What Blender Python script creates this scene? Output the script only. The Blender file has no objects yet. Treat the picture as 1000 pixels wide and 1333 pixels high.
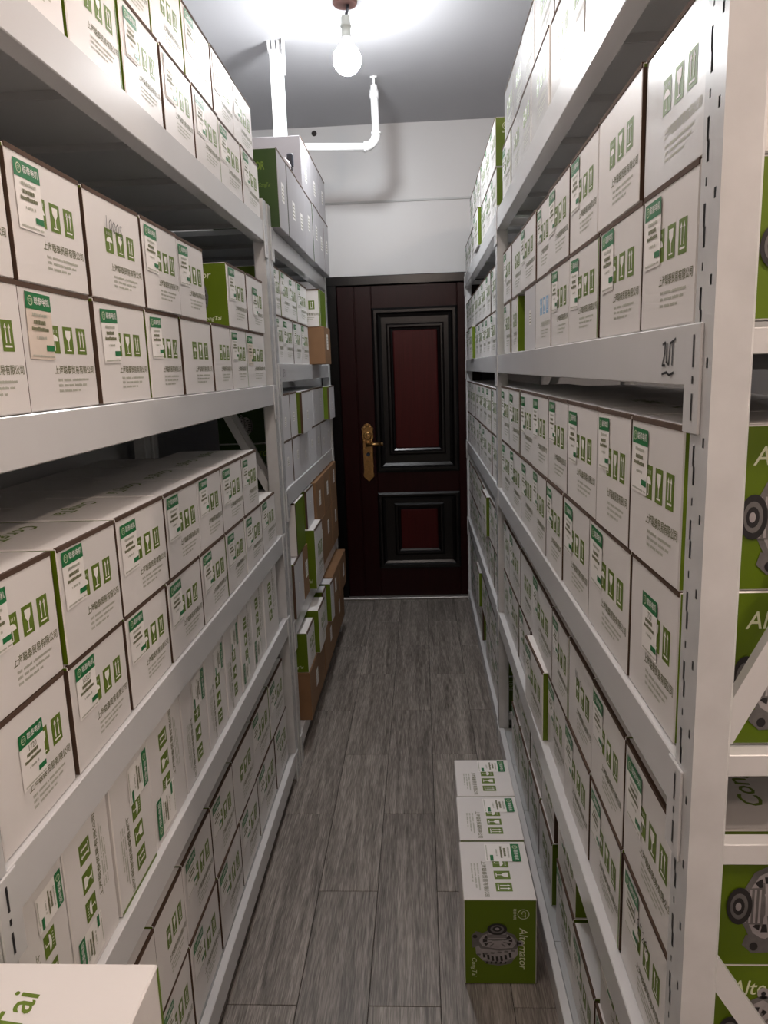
import bpy, bmesh, math, random
from mathutils import Vector, Matrix
random.seed(7)
SC = bpy.context.scene
COL = SC.collection

# ------------------------------------------------------------------ camera
CAM_H = 1.5
PITCH, YAW, ROLL, FPX = 0.19, 0.0536, -0.0344, 967.5
cp, sp, cy, sy = math.cos(PITCH), math.sin(PITCH), math.cos(YAW), math.sin(YAW)
fwd = Vector((-sy * cp, cy * cp, -sp))
rt0 = Vector((cy, sy, 0)); up0 = rt0.cross(fwd)
rt = rt0 * math.cos(ROLL) + up0 * math.sin(ROLL)
up = up0 * math.cos(ROLL) - rt0 * math.sin(ROLL)
cam_data = bpy.data.cameras.new('camera')
cam = bpy.data.objects.new('camera', cam_data); COL.objects.link(cam)
M = Matrix((rt, up, -fwd)).transposed().to_4x4(); M.translation = (0, 0, CAM_H)
cam.matrix_world = M
cam_data.sensor_fit = 'HORIZONTAL'; cam_data.sensor_width = 36.0
cam_data.lens = FPX / 1000.0 * 36.0
cam_data.clip_start = 0.02
SC.camera = cam

# ------------------------------------------------------------------ world and exposure
w = bpy.data.worlds.new('world'); SC.world = w; w.use_nodes = True
w.node_tree.nodes['Background'].inputs[0].default_value = (0.8, 0.85, 1.0, 1)
w.node_tree.nodes['Background'].inputs[1].default_value = 0.02
SC.view_settings.view_transform = 'Standard'
SC.view_settings.look = 'None'
SC.view_settings.gamma = 1.0
SC.view_settings.use_curve_mapping = False
SC.view_settings.exposure = 1.56
BULB_AISLE, BULB_NEAR, BULB_BEHIND, BULB_NEXT = 120.0, 72.0, 80.0, 180.0      # emission strengths of the ceiling bulbs

# ------------------------------------------------------------------ layout constants (metres)
XL, XR = -0.495, 0.286            # aisle-side planes of the two racks
YW = 4.80                         # wall with the door
ZC = 2.94                         # ceiling
X0, X1, YB = -1.06, 1.75, -1.7    # left wall, right wall, wall behind the camera

# ------------------------------------------------------------------ helpers
def nlink(nt, a, ao, b, bi): nt.links.new(a.outputs[ao], b.inputs[bi])

def mat(name, col, rough=0.5, metal=0.0, var=0.06, scale=6.0, bump=0.0, bscale=40.0, coat=0.0, stretch=None, spec=0.5, objvar=0.0):
    m = bpy.data.materials.new(name); m.use_nodes = True
    nt = m.node_tree; b = nt.nodes['Principled BSDF']
    b.inputs['Roughness'].default_value = rough
    b.inputs['Metallic'].default_value = metal
    b.inputs['Specular IOR Level'].default_value = spec
    b.inputs['Coat Weight'].default_value = coat
    b.inputs['Coat Roughness'].default_value = 0.12
    tc = nt.nodes.new('ShaderNodeTexCoord'); mp = nt.nodes.new('ShaderNodeMapping')
    nlink(nt, tc, 'Object', mp, 'Vector')
    if stretch: mp.inputs['Scale'].default_value = stretch
    n = nt.nodes.new('ShaderNodeTexNoise'); n.inputs['Scale'].default_value = scale; n.inputs['Detail'].default_value = 4
    nlink(nt, mp, 'Vector', n, 'Vector')
    mx = nt.nodes.new('ShaderNodeMix'); mx.data_type = 'RGBA'
    c = tuple(col)
    mx.inputs[6].default_value = tuple(max(0, x * (1 - var)) for x in c) + (1,)
    mx.inputs[7].default_value = tuple(min(1, x * (1 + var)) for x in c) + (1,)
    nlink(nt, n, 'Fac', mx, 0)
    out = mx
    if objvar > 0:
        oi = nt.nodes.new('ShaderNodeObjectInfo')
        mr = nt.nodes.new('ShaderNodeMapRange')
        mr.inputs['To Min'].default_value = 1 - objvar; mr.inputs['To Max'].default_value = 1.0
        nlink(nt, oi, 'Random', mr, 'Value')
        hs = nt.nodes.new('ShaderNodeHueSaturation')
        nlink(nt, mr, 'Result', hs, 'Value'); nt.links.new(mx.outputs[2], hs.inputs['Color'])
        nt.links.new(hs.outputs['Color'], b.inputs['Base Color'])
    else:
        nt.links.new(mx.outputs[2], b.inputs['Base Color'])
    if bump > 0:
        n2 = nt.nodes.new('ShaderNodeTexNoise'); n2.inputs['Scale'].default_value = bscale
        n2.inputs['Detail'].default_value = 3
        nlink(nt, mp, 'Vector', n2, 'Vector')
        bp = nt.nodes.new('ShaderNodeBump'); bp.inputs['Strength'].default_value = bump; bp.inputs['Distance'].default_value = 0.002
        nlink(nt, n2, 'Fac', bp, 'Height'); nlink(nt, bp, 'Normal', b, 'Normal')
    return m

def emit(name, col, s):
    m = bpy.data.materials.new(name); m.use_nodes = True
    b = m.node_tree.nodes['Principled BSDF']
    b.inputs['Base Color'].default_value = (0.9, 0.9, 0.9, 1)
    b.inputs['Emission Color'].default_value = tuple(col) + (1,)
    b.inputs['Emission Strength'].default_value = s
    return m

MAT = dict(
    white=mat('white_card', (0.74, 0.72, 0.71), 0.42, var=0.03, scale=9, bump=0.06, bscale=12, objvar=0.07, spec=0.35),
    film=mat('film_wrapped_card', (0.70, 0.70, 0.69), 0.22, var=0.10, scale=14, bump=0.5, bscale=16, coat=0.6, stretch=(1, 1, 0.35)),
    green=mat('green_card', (0.100, 0.160, 0.003), 0.45, var=0.06, scale=9, spec=0.35),
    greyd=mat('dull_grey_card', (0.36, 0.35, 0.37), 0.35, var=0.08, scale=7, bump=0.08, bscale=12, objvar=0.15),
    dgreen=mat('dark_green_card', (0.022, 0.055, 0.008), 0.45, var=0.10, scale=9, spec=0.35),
    grey=mat('grey_card', (0.62, 0.61, 0.63), 0.45, var=0.05, scale=7, bump=0.06, bscale=12, objvar=0.10),
    kraft=mat('brown_kraft', (0.235, 0.125, 0.058), 0.7, var=0.12, scale=18, bump=0.1, bscale=60, objvar=0.12),
    lid=mat('raw_edge_and_gap_shade', (0.075, 0.042, 0.026), 0.9, var=0.2, scale=60),  # raw card along the lid; also painted shade in the gaps between cartons
    icon=mat('olive_ink', (0.115, 0.185, 0.012), 0.5, var=0.04),
    ink=mat('grey_green_ink', (0.16, 0.165, 0.09), 0.6, var=0.04),
    faint=mat('faint_ink', (0.42, 0.43, 0.36), 0.6, var=0.04),
    blue=mat('blue_ink', (0.25, 0.45, 0.65), 0.6, var=0.04),
    hdr=mat('label_green', (0.008, 0.165, 0.045), 0.4, var=0.04),
    paper=mat('label_paper', (0.84, 0.82, 0.80), 0.5, var=0.02),
    tan=mat('tan_tape', (0.70, 0.61, 0.53), 0.4, var=0.08, scale=30),
    black=mat('black_ink', (0.015, 0.014, 0.016), 0.5, var=0.05),
    pale=mat('pale_ink', (0.66, 0.70, 0.50), 0.5, var=0.03),
    alumd=mat('printed_dark_alloy', (0.13, 0.125, 0.125), 0.5, var=0.4, scale=90),
    alum=mat('printed_alloy', (0.34, 0.32, 0.33), 0.5, var=0.35, scale=60),
    steel=mat('white_powder_steel', (0.60, 0.605, 0.615), 0.24, var=0.05, scale=5, bump=0.05, bscale=9),
    worn=mat('worn_white_steel', (0.55, 0.56, 0.57), 0.24, var=0.18, scale=16, bump=0.08, bscale=20),
    deck=mat('deck_steel', (0.40, 0.415, 0.42), 0.4, var=0.06, scale=5),
    wall=mat('painted_wall', (0.56, 0.56, 0.565), 0.42, var=0.02, scale=2.0, bump=0.05, bscale=6),
    ceil=mat('painted_ceiling', (0.47, 0.47, 0.49), 0.75, var=0.02, scale=2.0),
    pvc=mat('white_pvc', (0.84, 0.85, 0.86), 0.28, var=0.02),
    socket=mat('grey_socket', (0.50, 0.53, 0.49), 0.4, var=0.04),
    cord=mat('dark_cord', (0.03, 0.035, 0.05), 0.4, var=0.1),
    rose=mat('brown_rose', (0.12, 0.055, 0.045), 0.5, var=0.3, scale=50),
    door=mat('mahogany_door', (0.013, 0.0016, 0.0019), 0.34, var=0.5, scale=9, stretch=(14, 14, 0.6), spec=0.16),
    doorred=mat('mahogany_panel', (0.040, 0.0042, 0.0042), 0.34, var=0.45, scale=9, stretch=(16, 16, 0.5), spec=0.16),
    doorblack=mat('black_moulding', (0.0025, 0.0020, 0.0022), 0.25, var=0.2, spec=0.35),
    brass=mat('antique_brass', (0.42, 0.25, 0.10), 0.30, metal=1.0, var=0.35, scale=80, bump=0.5, bscale=160),
    keyhole=mat('dark_keyhole', (0.02, 0.03, 0.05), 0.25, var=0.1),
    sill=mat('metal_threshold', (0.38, 0.36, 0.34), 0.35, metal=0.6, var=0.1),
    gap=mat('floor_base', (0.03, 0.027, 0.025), 0.9, var=0.1),
)

def plank_mat():
    m = bpy.data.materials.new('grey_oak_plank'); m.use_nodes = True
    nt = m.node_tree; b = nt.nodes['Principled BSDF']
    tc = nt.nodes.new('ShaderNodeTexCoord'); oi = nt.nodes.new('ShaderNodeObjectInfo')
    add = nt.nodes.new('ShaderNodeVectorMath'); add.operation = 'ADD'
    sc = nt.nodes.new('ShaderNodeVectorMath'); sc.operation = 'SCALE'; sc.inputs['Scale'].default_value = 7.0
    cmb = nt.nodes.new('ShaderNodeCombineXYZ')
    nlink(nt, oi, 'Random', cmb, 'X'); nlink(nt, oi, 'Random', cmb, 'Y')
    nlink(nt, cmb, 'Vector', sc, 0)
    nlink(nt, tc, 'Object', add, 0); nlink(nt, sc, 'Vector', add, 1)
    def aniso(sx, sy, detail, rough, dist):
        mp = nt.nodes.new('ShaderNodeMapping'); mp.inputs['Scale'].default_value = (sx, sy, 1)
        nlink(nt, add, 'Vector', mp, 'Vector')
        n_ = nt.nodes.new('ShaderNodeTexNoise'); n_.inputs['Scale'].default_value = 1.0; n_.inputs['Detail'].default_value = detail
        n_.inputs['Roughness'].default_value = rough; n_.inputs['Distortion'].default_value = dist
        nlink(nt, mp, 'Vector', n_, 'Vector')
        return n_
    n = aniso(330, 14, 4, 0.6, 0.2)          # fine pores
    n3 = aniso(34, 1.6, 3, 0.55, 1.4)        # broad figure
    mx = nt.nodes.new('ShaderNodeMix'); mx.data_type = 'FLOAT'; mx.inputs[0].default_value = 0.42
    nlink(nt, n, 'Fac', mx, 2); nlink(nt, n3, 'Fac', mx, 3)
    r = nt.nodes.new('ShaderNodeValToRGB')
    e = r.color_ramp.elements
    e[0].position = 0.37; e[0].color = (0.085, 0.073, 0.064, 1)
    e[1].position = 0.64; e[1].color = (0.385, 0.345, 0.312, 1)
    k = r.color_ramp.elements.new(0.5); k.color = (0.200, 0.178, 0.160, 1)
    nt.links.new(mx.outputs[0], r.inputs[0])
    mr = nt.nodes.new('ShaderNodeMapRange'); mr.inputs['To Min'].default_value = 0.85; mr.inputs['To Max'].default_value = 1.12
    nlink(nt, oi, 'Random', mr, 'Value')
    hs = nt.nodes.new('ShaderNodeHueSaturation'); nlink(nt, mr, 'Result', hs, 'Value'); nt.links.new(r.outputs[0], hs.inputs['Color'])
    nt.links.new(hs.outputs[0], b.inputs['Base Color'])
    b.inputs['Roughness'].default_value = 0.42
    bp = nt.nodes.new('ShaderNodeBump'); bp.inputs['Strength'].default_value = 0.12; bp.inputs['Distance'].default_value = 0.0005
    nlink(nt, n, 'Fac', bp, 'Height'); nlink(nt, bp, 'Normal', b, 'Normal')
    return m
MAT['plank'] = plank_mat()

def link(name, me, parent=None, loc=(0, 0, 0), rot=(0, 0, 0)):
    o = bpy.data.objects.new(name, me); COL.objects.link(o)
    o.location = loc; o.rotation_euler = rot
    if parent is not None: o.parent = parent
    return o

def tag(o, label, cat, group=None):
    o['label'] = label; o['category'] = cat
    if group: o['group'] = group
    return o

def empty(name, loc, label, cat, group=None):
    return tag(link(name, None, None, loc), label, cat, group)

def struct(o): o['kind'] = 'structure'; return o

def mesh_from(bm, name, mats, bevel=0.0, smooth=False):
    if bevel > 0:
        bmesh.ops.bevel(bm, geom=[e for e in bm.edges], offset=bevel, segments=1, affect='EDGES', clamp_overlap=True)
    me = bpy.data.meshes.new(name); bm.to_mesh(me); bm.free()
    for m in mats: me.materials.append(MAT[m] if isinstance(m, str) else m)
    if smooth:
        for p in me.polygons: p.use_smooth = True
    return me

def bbox(bm, x0, x1, y0, y1, z0, z1, mi=0):
    vs = [bm.verts.new((x, y, z)) for x in (x0, x1) for y in (y0, y1) for z in (z0, z1)]
    fs = []
    for idx in ((0, 1, 3, 2), (4, 6, 7, 5), (0, 4, 5, 1), (2, 3, 7, 6), (0, 2, 6, 4), (1, 5, 7, 3)):
        f = bm.faces.new([vs[i] for i in idx]); f.material_index = mi; fs.append(f)
    return fs

def box_mesh(name, dims, m, bevel=0.0):
    """dims = x0,x1,y0,y1,z0,z1"""
    bm = bmesh.new(); bbox(bm, *dims)
    return mesh_from(bm, name, [m], bevel)

def tube_bm(bm, p0, p1, r0, r1=None, seg=20, mi=0, cap=True):
    r1 = r0 if r1 is None else r1
    p0, p1 = Vector(p0), Vector(p1); d = (p1 - p0).normalized()
    a = d.orthogonal().normalized(); b = d.cross(a)
    rings = []
    for p, r in ((p0, r0), (p1, r1)):
        rings.append([bm.verts.new(p + (a * math.cos(t) + b * math.sin(t)) * r) for t in [2 * math.pi * i / seg for i in range(seg)]])
    for i in range(seg):
        f = bm.faces.new((rings[0][i], rings[0][(i + 1) % seg], rings[1][(i + 1) % seg], rings[1][i])); f.smooth = True; f.material_index = mi
    if cap:
        bm.faces.new(rings[0][::-1]).material_index = mi; bm.faces.new(rings[1]).material_index = mi

def lathe_bm(bm, prof, seg=28, mi=0):
    rings = []
    for r, z in prof:
        rings.append([bm.verts.new((r * math.cos(2 * math.pi * i / seg), r * math.sin(2 * math.pi * i / seg), z)) for i in range(seg)])
    for a, b in zip(rings, rings[1:]):
        for i in range(seg):
            f = bm.faces.new((a[i], a[(i + 1) % seg], b[(i + 1) % seg], b[i])); f.smooth = True; f.material_index = mi
    bm.faces.new(rings[0][::-1]).material_index = mi; bm.faces.new(rings[-1]).material_index = mi

def sweep_bm(bm, pts, r, seg=14, mi=0):
    pts = [Vector(p) for p in pts]; rings = []; a = None
    for i, p in enumerate(pts):
        d = (pts[min(i + 1, len(pts) - 1)] - pts[max(i - 1, 0)]).normalized()
        if a is None: a = d.orthogonal().normalized()
        a = (a - d * a.dot(d)).normalized(); b = d.cross(a)
        rings.append([bm.verts.new(p + (a * math.cos(2 * math.pi * k / seg) + b * math.sin(2 * math.pi * k / seg)) * r) for k in range(seg)])
    for q, s in zip(rings, rings[1:]):
        for k in range(seg):
            f = bm.faces.new((q[k], q[(k + 1) % seg], s[(k + 1) % seg], s[k])); f.smooth = True; f.material_index = mi
    bm.faces.new(rings[0][::-1]).material_index = mi; bm.faces.new(rings[-1]).material_index = mi

# ---- flat print builder: polygons in a (u right, v up) plane that faces local -y
_tc = {}
def text_geo(body, size, bold=0.0, shear=0.0, space=1.0):
    k = (body, size, bold, shear, space)
    if k not in _tc:
        c = bpy.data.curves.new('t', 'FONT'); c.body = body; c.size = size; c.resolution_u = 2
        c.offset = bold * size; c.shear = shear; c.space_character = space; c.align_x = 'CENTER'; c.align_y = 'CENTER'
        o = bpy.data.objects.new('t', c); COL.objects.link(o)
        bpy.context.view_layer.update()
        m = bpy.data.meshes.new_from_object(o.evaluated_get(bpy.context.evaluated_depsgraph_get()))
        _tc[k] = ([tuple(v.co) for v in m.vertices], [tuple(p.vertices) for p in m.polygons])
        bpy.data.objects.remove(o); bpy.data.curves.remove(c); bpy.data.meshes.remove(m)
    return _tc[k]

class Print:
    def __init__(s): s.v = []; s.f = []; s.m = []; s.mats = []
    def mi(s, m):
        if m not in s.mats: s.mats.append(m)
        return s.mats.index(m)
    def poly(s, pts, m, lay):
        b = len(s.v); s.v += [(x, -0.0003 * lay, z) for x, z in pts]
        s.f.append(tuple(range(b, b + len(pts)))); s.m.append(s.mi(m))
    def rect(s, x0, x1, z0, z1, m, lay): s.poly([(x0, z0), (x1, z0), (x1, z1), (x0, z1)], m, lay)
    def disc(s, x, z, r, m, lay, n=20, rz=None):
        rz = rz or r
        s.poly([(x + r * math.cos(2 * math.pi * i / n), z + rz * math.sin(2 * math.pi * i / n)) for i in range(n)], m, lay)
    def ring(s, x, z, r, t, m, lay, n=24):
        for i in range(n):
            a, b = 2 * math.pi * i / n, 2 * math.pi * (i + 1) / n
            s.poly([(x + r * math.cos(a), z + r * math.sin(a)), (x + r * math.cos(b), z + r * math.sin(b)),
                    (x + (r - t) * math.cos(b), z + (r - t) * math.sin(b)), (x + (r - t) * math.cos(a), z + (r - t) * math.sin(a))], m, lay)
    def stroke(s, pts, w_, m, lay):
        for (xa, za), (xb, zb) in zip(pts, pts[1:]):
            d = Vector((xb - xa, zb - za)); L = d.length or 1e-6; nx, nz = -d.y / L * w_ / 2, d.x / L * w_ / 2
            ex, ez = d.x / L * w_ * 0.3, d.y / L * w_ * 0.3
            s.poly([(xa - nx - ex, za - nz - ez), (xb - nx + ex, zb - nz + ez), (xb + nx + ex, zb + nz + ez), (xa + nx - ex, za + nz - ez)], m, lay)
    def text(s, body, x, z, size, m, lay, bold=0.0, shear=0.0, space=1.0, rot=0.0):
        vs, fs = text_geo(body, size, bold, shear, space); b = len(s.v); k = s.mi(m)
        c, n = math.cos(rot), math.sin(rot)
        s.v += [(x + a * c - q * n, -0.0003 * lay, z + a * n + q * c) for a, q, _ in vs]
        for f in fs: s.f.append(tuple(i + b for i in f)); s.m.append(k)
    def dashes(s, x0, x1, z, h, m, lay, seed=0, fill=0.75):
        rr = random.Random(seed); x = x0
        while x < x1:
            d = rr.uniform(0.5, 1.0) * h
            if rr.random() < 0.93: s.rect(x, min(x + d * fill, x1), z, z + h * rr.uniform(0.75, 1.0), m, lay)
            x += d
    def mesh(s, name):
        me = bpy.data.meshes.new(name); me.from_pydata(s.v, [], s.f)
        for m in s.mats: me.materials.append(MAT[m])
        for p, k in zip(me.polygons, s.m): p.material_index = k
        me.update()
        return me

# ------------------------------------------------------------------ the room
def wall(name, dims, m): return struct(link(name, box_mesh(name, dims, m)))
floor = wall('floor', (X0, X1, YB, YW, -0.06, -0.004), 'gap')
wall('wall_back', (X0 - 0.1, X1 + 0.1, YW, YW + 0.1, -0.06, ZC), 'wall')
wall('wall_left', (X0 - 0.1, X0, YB, YW, -0.06, ZC), 'wall')
wall('wall_right', (X1, X1 + 0.1, YB, YW, -0.06, ZC), 'wall')
wall('wall_front', (X0 - 0.1, X1 + 0.1, YB - 0.1, YB, -0.06, ZC), 'wall')
wall('ceiling', (X0 - 0.1, X1 + 0.1, YB - 0.1, YW + 0.1, ZC, ZC + 0.1), 'ceil')
# shallow ledge line running across the wall above the door
struct(link('trim_1', box_mesh('trim_1', (X0, X1, YW - 0.006, YW + 0.002, 2.495, 2.507), 'deck', 0.001)))
bm = bmesh.new(); tube_bm(bm, (-0.60, YW - 0.004, 2.905), (-0.60, YW + 0.001, 2.905), 0.016, 0.016, 14)
link('anchor_hole', mesh_from(bm, 'anchor_hole', ['gap']), bpy.data.objects['wall_back'])
# floorboards, one object each, 2 mm joints
PW, PL, PX = 0.1734, 0.786, -0.3331
plank_me = {}
row_i = -4
while PX + row_i * PW < X1:
    xa, xb = max(PX + row_i * PW, X0), min(PX + (row_i + 1) * PW, X1)
    ystart = (1.523 if row_i % 2 else 1.922) - 6 * PL
    y = ystart
    while y < YW - 0.02:
        a, b = max(y, YB), min(y + PL, YW - 0.01)
        if b - a > 0.01 and xb - xa > 0.01:
            key = (round(xb - xa, 4), round(b - a, 3))
            if key not in plank_me:
                plank_me[key] = box_mesh('plank', (0.0009, key[0] - 0.0009, 0.0009, key[1] - 0.0009, -0.006, 0.0), 'plank', 0.0008)
            link('plank', plank_me[key], floor, (xa, a, 0))
        y += PL
    row_i += 1

# ------------------------------------------------------------------ door
def door():
    d = struct(link('door_1', None, None, (0, YW, 0)))
    f = lambda n, dims, m, bev=0.003, par=d: link(n, box_mesh(n, dims, m, bev), par)
    y0 = -0.045
    # frame: two jambs and the head
    f('door_frame', (-0.62, -0.505, -0.06, -0.001, 0.0, 2.06), 'doorblack')
    f('door_frame', (0.385, 0.47, -0.06, -0.001, 0.0, 2.06), 'doorblack')
    f('door_frame', (-0.62, 0.47, -0.062, -0.001, 2.01, 2.065), 'doorblack')
    leaf = f('door_leaf', (-0.503, 0.383, -0.034, -0.003, 0.012, 2.008), 'door')
    # stiles and rails proud of the leaf
    f('stile', (-0.503, -0.40, -0.043, -0.034, 0.012, 2.008), 'door')
    f('stile', (-0.395, -0.292, -0.043, -0.034, 0.012, 2.008), 'door')
    f('stile', (0.240, 0.383, -0.043, -0.034, 0.012, 2.008), 'door')
    for z0, z1 in ((1.86, 2.008), (0.70, 0.855), (0.012, 0.215)):
        f('rail', (-0.29, 0.238, -0.043, -0.034, z0, z1), 'door')
    def ring(name, x0, x1, z0, z1, t, yb, yf, m):
        """mitred picture-frame moulding with a raised sloped profile"""
        bm = bmesh.new()
        prof = [(0, yb), (0.0, yf * 0.6 + yb * 0.4), (0.25, yf), (0.5, yf), (0.7, yf * 0.5 + yb * 0.5), (1.0, yb * 0.8 + yf * 0.2)]
        rings = []
        for s, yy in prof:
            k = s * t
            rings.append([bm.verts.new(p) for p in ((x0 + k, yy, z0 + k), (x1 - k, yy, z0 + k), (x1 - k, yy, z1 - k), (x0 + k, yy, z1 - k))])
        for a, b in zip(rings, rings[1:]):
            for i in range(4): bm.faces.new((a[i], a[(i + 1) % 4], b[(i + 1) % 4], b[i]))
        bmesh.ops.recalc_face_normals(bm, faces=bm.faces)
        return link(name, mesh_from(bm, name, [m]), d)
    ring('moulding', -0.292, 0.240, 0.845, 1.872, 0.058, -0.034, -0.062, 'doorblack')
    ring('moulding', -0.205, 0.155, 0.955, 1.775, 0.042, -0.034, -0.056, 'doorblack')
    f('recess', (-0.262, 0.210, -0.038, -0.0335, 0.88, 1.84), 'doorblack', 0.001)
    f('recess', (-0.262, 0.210, -0.038, -0.0335, 0.24, 0.68), 'doorblack', 0.001)
    f('panel', (-0.163, 0.113, -0.046, -0.034, 0.997, 1.733), 'doorred', 0.006)
    ring('moulding', -0.292, 0.240, 0.205, 0.712, 0.050, -0.034, -0.058, 'doorblack')
    ring('moulding', -0.185, 0.135, 0.295, 0.640, 0.040, -0.034, -0.056, 'doorblack')
    f('panel', (-0.145, 0.095, -0.046, -0.034, 0.335, 0.600), 'doorred', 0.006)
    # threshold
    f('threshold', (-0.62, 0.47, -0.09, -0.002, 0.0, 0.014), 'sill', 0.004)
    # lock plate with shaped top and bottom
    bm = bmesh.new()
    cx, za, zb = -0.343, 0.790, 1.158
    out = []
    for sx, z in ((0.030, za + 0.028), (0.033, za + 0.045), (0.030, za + 0.06), (0.030, zb - 0.10), (0.036, zb - 0.085), (0.033, zb - 0.05), (0.036, zb - 0.025), (0.026, zb - 0.016), (0.018, zb - 0.003)):
        out.append((sx, z))
    pts = [(cx, za)] + [(cx + s, z) for s, z in out] + [(cx, zb + 0.006)] + [(cx - s, z) for s, z in out[::-1]]
    fr = [bm.verts.new((x, -0.058, z)) for x, z in pts]; bk = [bm.verts.new((cx + (x - cx) * 1.08, -0.043, z)) for x, z in pts]
    bm.faces.new(fr)
    for i in range(len(fr)): bm.faces.new((fr[i], bk[i], bk[(i + 1) % len(fr)], fr[(i + 1) % len(fr)]))
    bmesh.ops.recalc_face_normals(bm, faces=bm.faces)
    plate = link('lock_plate', mesh_from(bm, 'lock_plate', ['brass']), d)
    def part(name, build, m, par=plate):
        bm = bmesh.new(); build(bm); return link(name, mesh_from(bm, name, [m]), par)
    part('rosette', lambda bm: (tube_bm(bm, (cx, -0.057, 1.085), (cx, -0.066, 1.085), 0.027, 0.020), tube_bm(bm, (cx, -0.066, 1.085), (cx, -0.071, 1.085), 0.011, 0.008)), 'brass')
    part('crest', lambda bm: [tube_bm(bm, (cx + dx, -0.057, z), (cx + dx, -0.063, z), 0.010, 0.005, 12) for dx, z in ((-0.018, 1.135), (0.018, 1.135), (0, 1.148), (-0.024, 1.05), (0.024, 1.05), (0, 1.028))], 'brass')
    def lever(bm):
        tube_bm(bm, (cx, -0.057, 1.035), (cx, -0.105, 1.030), 0.017, 0.012)
        tube_bm(bm, (cx - 0.008, -0.102, 1.030), (cx + 0.085, -0.104, 1.034), 0.011, 0.010)
        tube_bm(bm, (cx + 0.085, -0.104, 1.034), (cx + 0.100, -0.104, 1.035), 0.013, 0.013)
    part('lever', lever, 'brass')
    part('keyhole', lambda bm: tube_bm(bm, (cx, -0.057, 0.965), (cx, -0.063, 0.965), 0.013, 0.011), 'keyhole')
    part('turn_knob', lambda bm: tube_bm(bm, (cx, -0.057, 0.915), (cx, -0.068, 0.915), 0.009, 0.008), 'brass')
    part('screw', lambda bm: tube_bm(bm, (cx, -0.057, 0.885), (cx, -0.061, 0.885), 0.006, 0.005, 10), 'brass')
door()

# ------------------------------------------------------------------ ceiling things
def bulb(name, x, y, label, col, strength, drop=0.0, group='bare ceiling bulbs'):
    zc = ZC
    r = empty(name, (x, y, zc), label, 'light bulb', group)
    bm = bmesh.new(); lathe_bm(bm, [(0.045, -0.012), (0.050, -0.004), (0.050, 0.0)]); link('ceiling_rose', mesh_from(bm, 'ceiling_rose', ['rose']), r)
    bm = bmesh.new(); sweep_bm(bm, [(0.012, 0, -0.008), (0.008, 0.0, -0.03), (0.0, 0, -0.058)], 0.006); link('cord', mesh_from(bm, 'cord', ['cord']), r)
    bm = bmesh.new(); lathe_bm(bm, [(0.016, -0.052), (0.019, -0.058), (0.019, -0.085), (0.022, -0.086), (0.022, -0.092), (0.018, -0.093), (0.018, -0.122), (0.020, -0.124), (0.020, -0.130)][::-1])
    link('socket', mesh_from(bm, 'socket', ['socket']), r)
    bm = bmesh.new()
    R, cz = 0.056, -0.212
    up_ = math.radians(28)
    lathe_bm(bm, [(0.002, cz - R)] + [(R * math.cos(a), cz + R * math.sin(a)) for a in [math.radians(t) for t in range(-80, 29, 9)]], 32)
    link('bulb_globe', mesh_from(bm, 'bulb_globe', [emit(name + '_glow', col, strength)]), r)
    bm = bmesh.new()
    lathe_bm(bm, [(R * math.cos(up_) + .001, cz + R * math.sin(up_) + .0005), (0.045, -0.172), (0.036, -0.158), (0.027, -0.144), (0.020, -0.128)], 32)
    link('bulb_neck', mesh_from(bm, 'bulb_neck', ['pvc']), r)
bulb('ceiling_bulb', -0.262, 3.28, 'glowing white globe bulb hanging over the aisle before the door', (0.96, 0.98, 1.0), BULB_AISLE)
bulb('ceiling_bulb', -0.10, 1.35, 'warm globe bulb hanging over the aisle end away from the door', (1.0, 0.86, 0.78), BULB_NEAR)
bulb('ceiling_bulb', 0.15, -1.15, 'warm globe bulb hanging in the open floor beyond the rack ends', (1.0, 0.76, 0.62), BULB_BEHIND)
bulb('ceiling_bulb', 1.15, 0.1, 'warm globe bulb hanging over the next aisle behind the hinge-side rack', (1.0, 0.80, 0.66), BULB_NEXT)

def duct():
    r = empty('cable_trunking', (-0.60, 3.585, 2.44), 'white rectangular trunking dropping from the ceiling above the grey cartons', 'trunking')
    h = ZC - 2.44
    bm = bmesh.new()
    # channel with one slanted open end at the top
    vs = [bm.verts.new(p) for p in ((-0.028, -0.018, 0.02), (0.028, -0.018, 0.0), (0.028, 0.018, 0.0), (-0.028, 0.018, 0.02),
                                    (-0.028, -0.018, h - 0.045), (0.028, -0.018, h - 0.075), (0.028, 0.018, h - 0.03), (-0.028, 0.018, h - 0.03))]
    for q in ((0, 1, 2, 3), (4, 7, 6, 5), (0, 4, 5, 1), (1, 5, 6, 2), (2, 6, 7, 3), (3, 7, 4, 0)): bm.faces.new([vs[i] for i in q])
    bmesh.ops.recalc_face_normals(bm, faces=bm.faces)
    link('channel', mesh_from(bm, 'channel', ['pvc'], 0.001), r)
    link('cover_strip', box_mesh('cover_strip', (0.0285, 0.037, -0.018, 0.018, h - 0.14, h - 0.0005), 'pvc', 0.001), r)
    bm = bmesh.new()
    for dx in (-0.032, -0.012, 0.010):
        bbox(bm, dx - 0.006, dx + 0.006, 0.0, 0.012, h - 0.05, h - 0.0005)
    link('bracket', mesh_from(bm, 'bracket', ['pvc']), r)
duct()

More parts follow.
